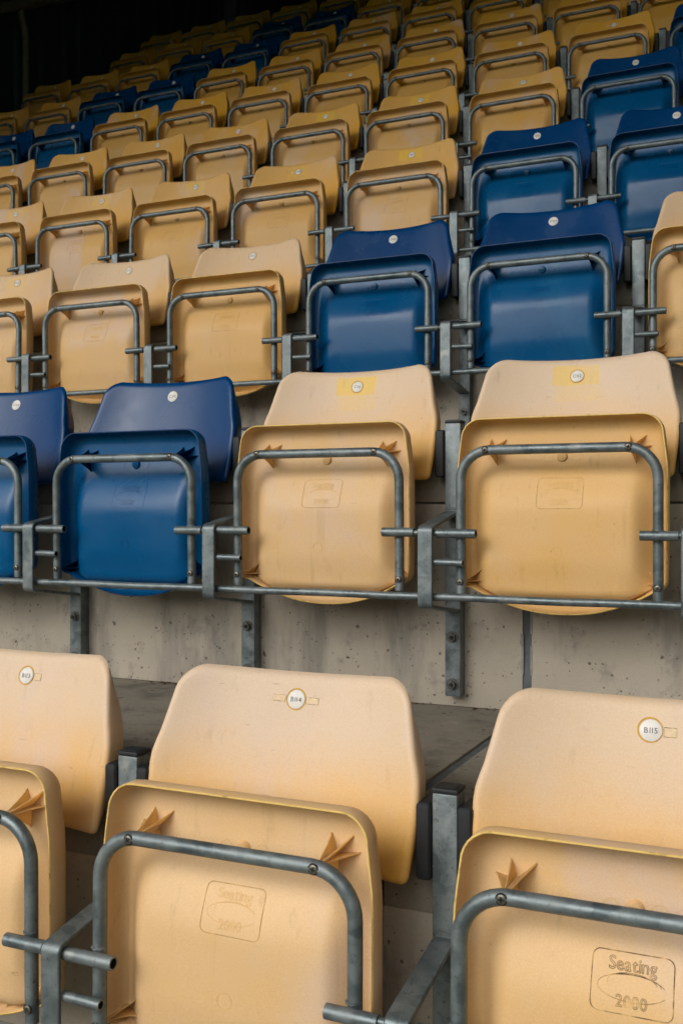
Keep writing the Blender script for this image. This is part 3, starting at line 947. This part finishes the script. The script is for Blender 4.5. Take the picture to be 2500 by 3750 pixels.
# ------------------------------------------------------------------ end wall, back wall, roof, ground
def corrugated(length, height, pitch=0.20, depth=0.035):
    """profiled sheet in the x-z plane facing -y"""
    pts = []; x = 0
    while x < length - 1e-6:
        for fx, fy in ((0, 0), (0.55, 0), (0.65, -1), (0.90, -1), (1.0, 0)):
            xx = min(length, x + fx * pitch)
            if not pts or xx > pts[-1][0] + 1e-6: pts.append((xx, fy * depth))
        x += pitch
    vs = [(x, y, z) for z in (0, height) for x, y in pts]; n = len(pts)
    fs = [(i, i + 1, n + i + 1, n + i) for i in range(n - 1)]
    o = len(vs); vs += [(x, y + 0.002, z) for x, y, z in vs]
    fs += [(o + i + 1, o + i, o + n + i, o + n + i + 1) for i in range(n - 1)]
    return vs, fs
YB = ROW_Y[9] + WALL_Y + 1.35
ZB = ROW_Z[9] + TREAD
back = obj('back_wall', None, None, (0, YB, 0), label="black profiled sheet wall behind the topmost row of seats", category="wall")
xw = XA
while xw < XB - 0.1:
    L_ = min(2.0, XB - xw); mb = MB(); v, f = corrugated(L_ + 0.004, 4.5)
    mb.add([(x + xw, y, z + ZB - 1.0) for x, y, z in v], f, M['cladding_back'])
    obj('cladding_panel', mb.mesh('cladding_panel', False), back); xw += 2.0
endw = obj('end_wall', None, None, (XA, 0, 0), label="dark teal profiled sheet wall closing the end of the stand", category="wall")
yw = -0.5; YE = YB + 0.15
while yw < YE - 0.1:
    L_ = min(2.0, YE - yw); mb = MB(); v, f = corrugated(L_ + 0.004, 9.0, 0.3, 0.03)
    mb.add([(-y + 0.004, x + yw, z - 1.6) for x, y, z in v], f, M['cladding'])
    obj('cladding_panel', mb.mesh('cladding_panel', False), endw); yw += 2.0
# landing behind the last row, and gangway floor
mb = MB(); mb.box((XA, ROW_Y[9] + WALL_Y, ZB + 0.42), (XB, YB + 0.1, ZB + 0.5356), M['tread'], 0.006)
obj('top_landing', mb.mesh('top_landing', True), None, None, kind='structure')
# raking rail along the end wall and the pipe that hangs from it
mb = MB(); xr0 = XA + 0.10
mb.sweep([(xr0, 2.6, 2.95), (xr0, 4.64, 4.19), (xr0, 5.27, 4.54), (xr0, 7.4, 5.85)], 0.045, M['pipe'], 12)
for y_, z_ in ((3.0, 3.19), (5.0, 4.39), (7.0, 5.60)): mb.box((XA - 0.02, y_ - 0.03, z_ - 0.03), (xr0, y_ + 0.03, z_ + 0.03), M['pipe'])
obj('wall_rail', mb.mesh('wall_rail', True), None, None, label="dim grey rail sloping up along the dark end wall", category="rail")
mb = MB()
mb.sweep([(xr0, 4.90, 2.9), (xr0, 4.90, 3.6), (xr0, 4.90, 4.05), (xr0, 4.885, 4.13), (xr0, 4.85, 4.21), (xr0, 4.83, 4.30)], 0.030, M['pipe'], 12)
obj('wall_pipe', mb.mesh('wall_pipe', True), None, None, label="thin upright grey pipe with bent top on the dark end wall", category="pipe")

ROOF_F, ROOF_B, ZF, ZBK = -5.6, YB + 0.4, 5.6, 6.4
roof = obj('stand_roof', None, None, (0, 0, 0), label="dark sheet roof over the upper rows of the stand", category="roof")
mb = MB(); xa, xb = XA - 0.3, XB + 30
mb.add([(xa, ROOF_F, ZF), (xb, ROOF_F, ZF), (xb, ROOF_B, ZBK), (xa, ROOF_B, ZBK), (xa, ROOF_F, ZF + .06), (xb, ROOF_F, ZF + .06), (xb, ROOF_B, ZBK + .06), (xa, ROOF_B, ZBK + .06)],
       [(3, 2, 1, 0), (4, 5, 6, 7), (0, 1, 5, 4), (1, 2, 6, 5), (2, 3, 7, 6), (3, 0, 4, 7)], M['roof'])
obj('roof_sheet', mb.mesh('roof_sheet', False), roof)
xr_ = XA + 0.25
while xr_ < XB + 8:
    mb = MB()
    mb.add([(xr_ + dx, y, z) for dx in (-0.07, 0.07) for y, z in ((ROOF_F + 0.1, ZF - 0.02), (ROOF_B, ZBK - 0.03), (ROOF_B, ZBK - 0.42), (ROOF_F + 0.1, ZF - 0.18))],
           [(3, 2, 1, 0), (4, 5, 6, 7), (0, 1, 5, 4), (1, 2, 6, 5), (2, 3, 7, 6), (3, 0, 4, 7)], M['pipe'])
    obj('rafter', mb.mesh('rafter', False), roof); xr_ += 4.8
# unseen stand across the pitch, added to keep low sky light off back rows
far = obj('far_sky_blocker', None, None, (0, -98, 0), label="unseen roofed stand added across the pitch to block low sky light", category="stand")
mb = MB()
for i in range(14):
    mb.box((-75, -i * 0.9 - 0.9, -1.7), (75, -i * 0.9, -0.9 + i * 0.55), M['tread'])
obj('terrace', mb.mesh('terrace', False), far)
mb = MB(); mb.box((-75, -13.6, -1.7), (75, -13.0, 12.5), M['cladding']); obj('rear_wall', mb.mesh('rear_wall', False), far)
mb = MB(); mb.box((-76, -14.0, 12.5), (76, 1.0, 12.9), M['roof']); obj('roof_sheet', mb.mesh('roof_sheet', False), far)
mb = MB(); mb.box((-60, -140, -1.75), (60, -2.4, -1.62), M['grass'])
mb2 = MB()
mb2.add([(-400, -400, -1.80), (400, -400, -1.80), (400, 400, -1.80), (-400, 400, -1.80)], [(0, 1, 2, 3)], M['tread'])
obj('pitch', mb.mesh('pitch', False), None, None, kind='structure')
obj('ground', mb2.mesh('ground', False), None, None, kind='structure')
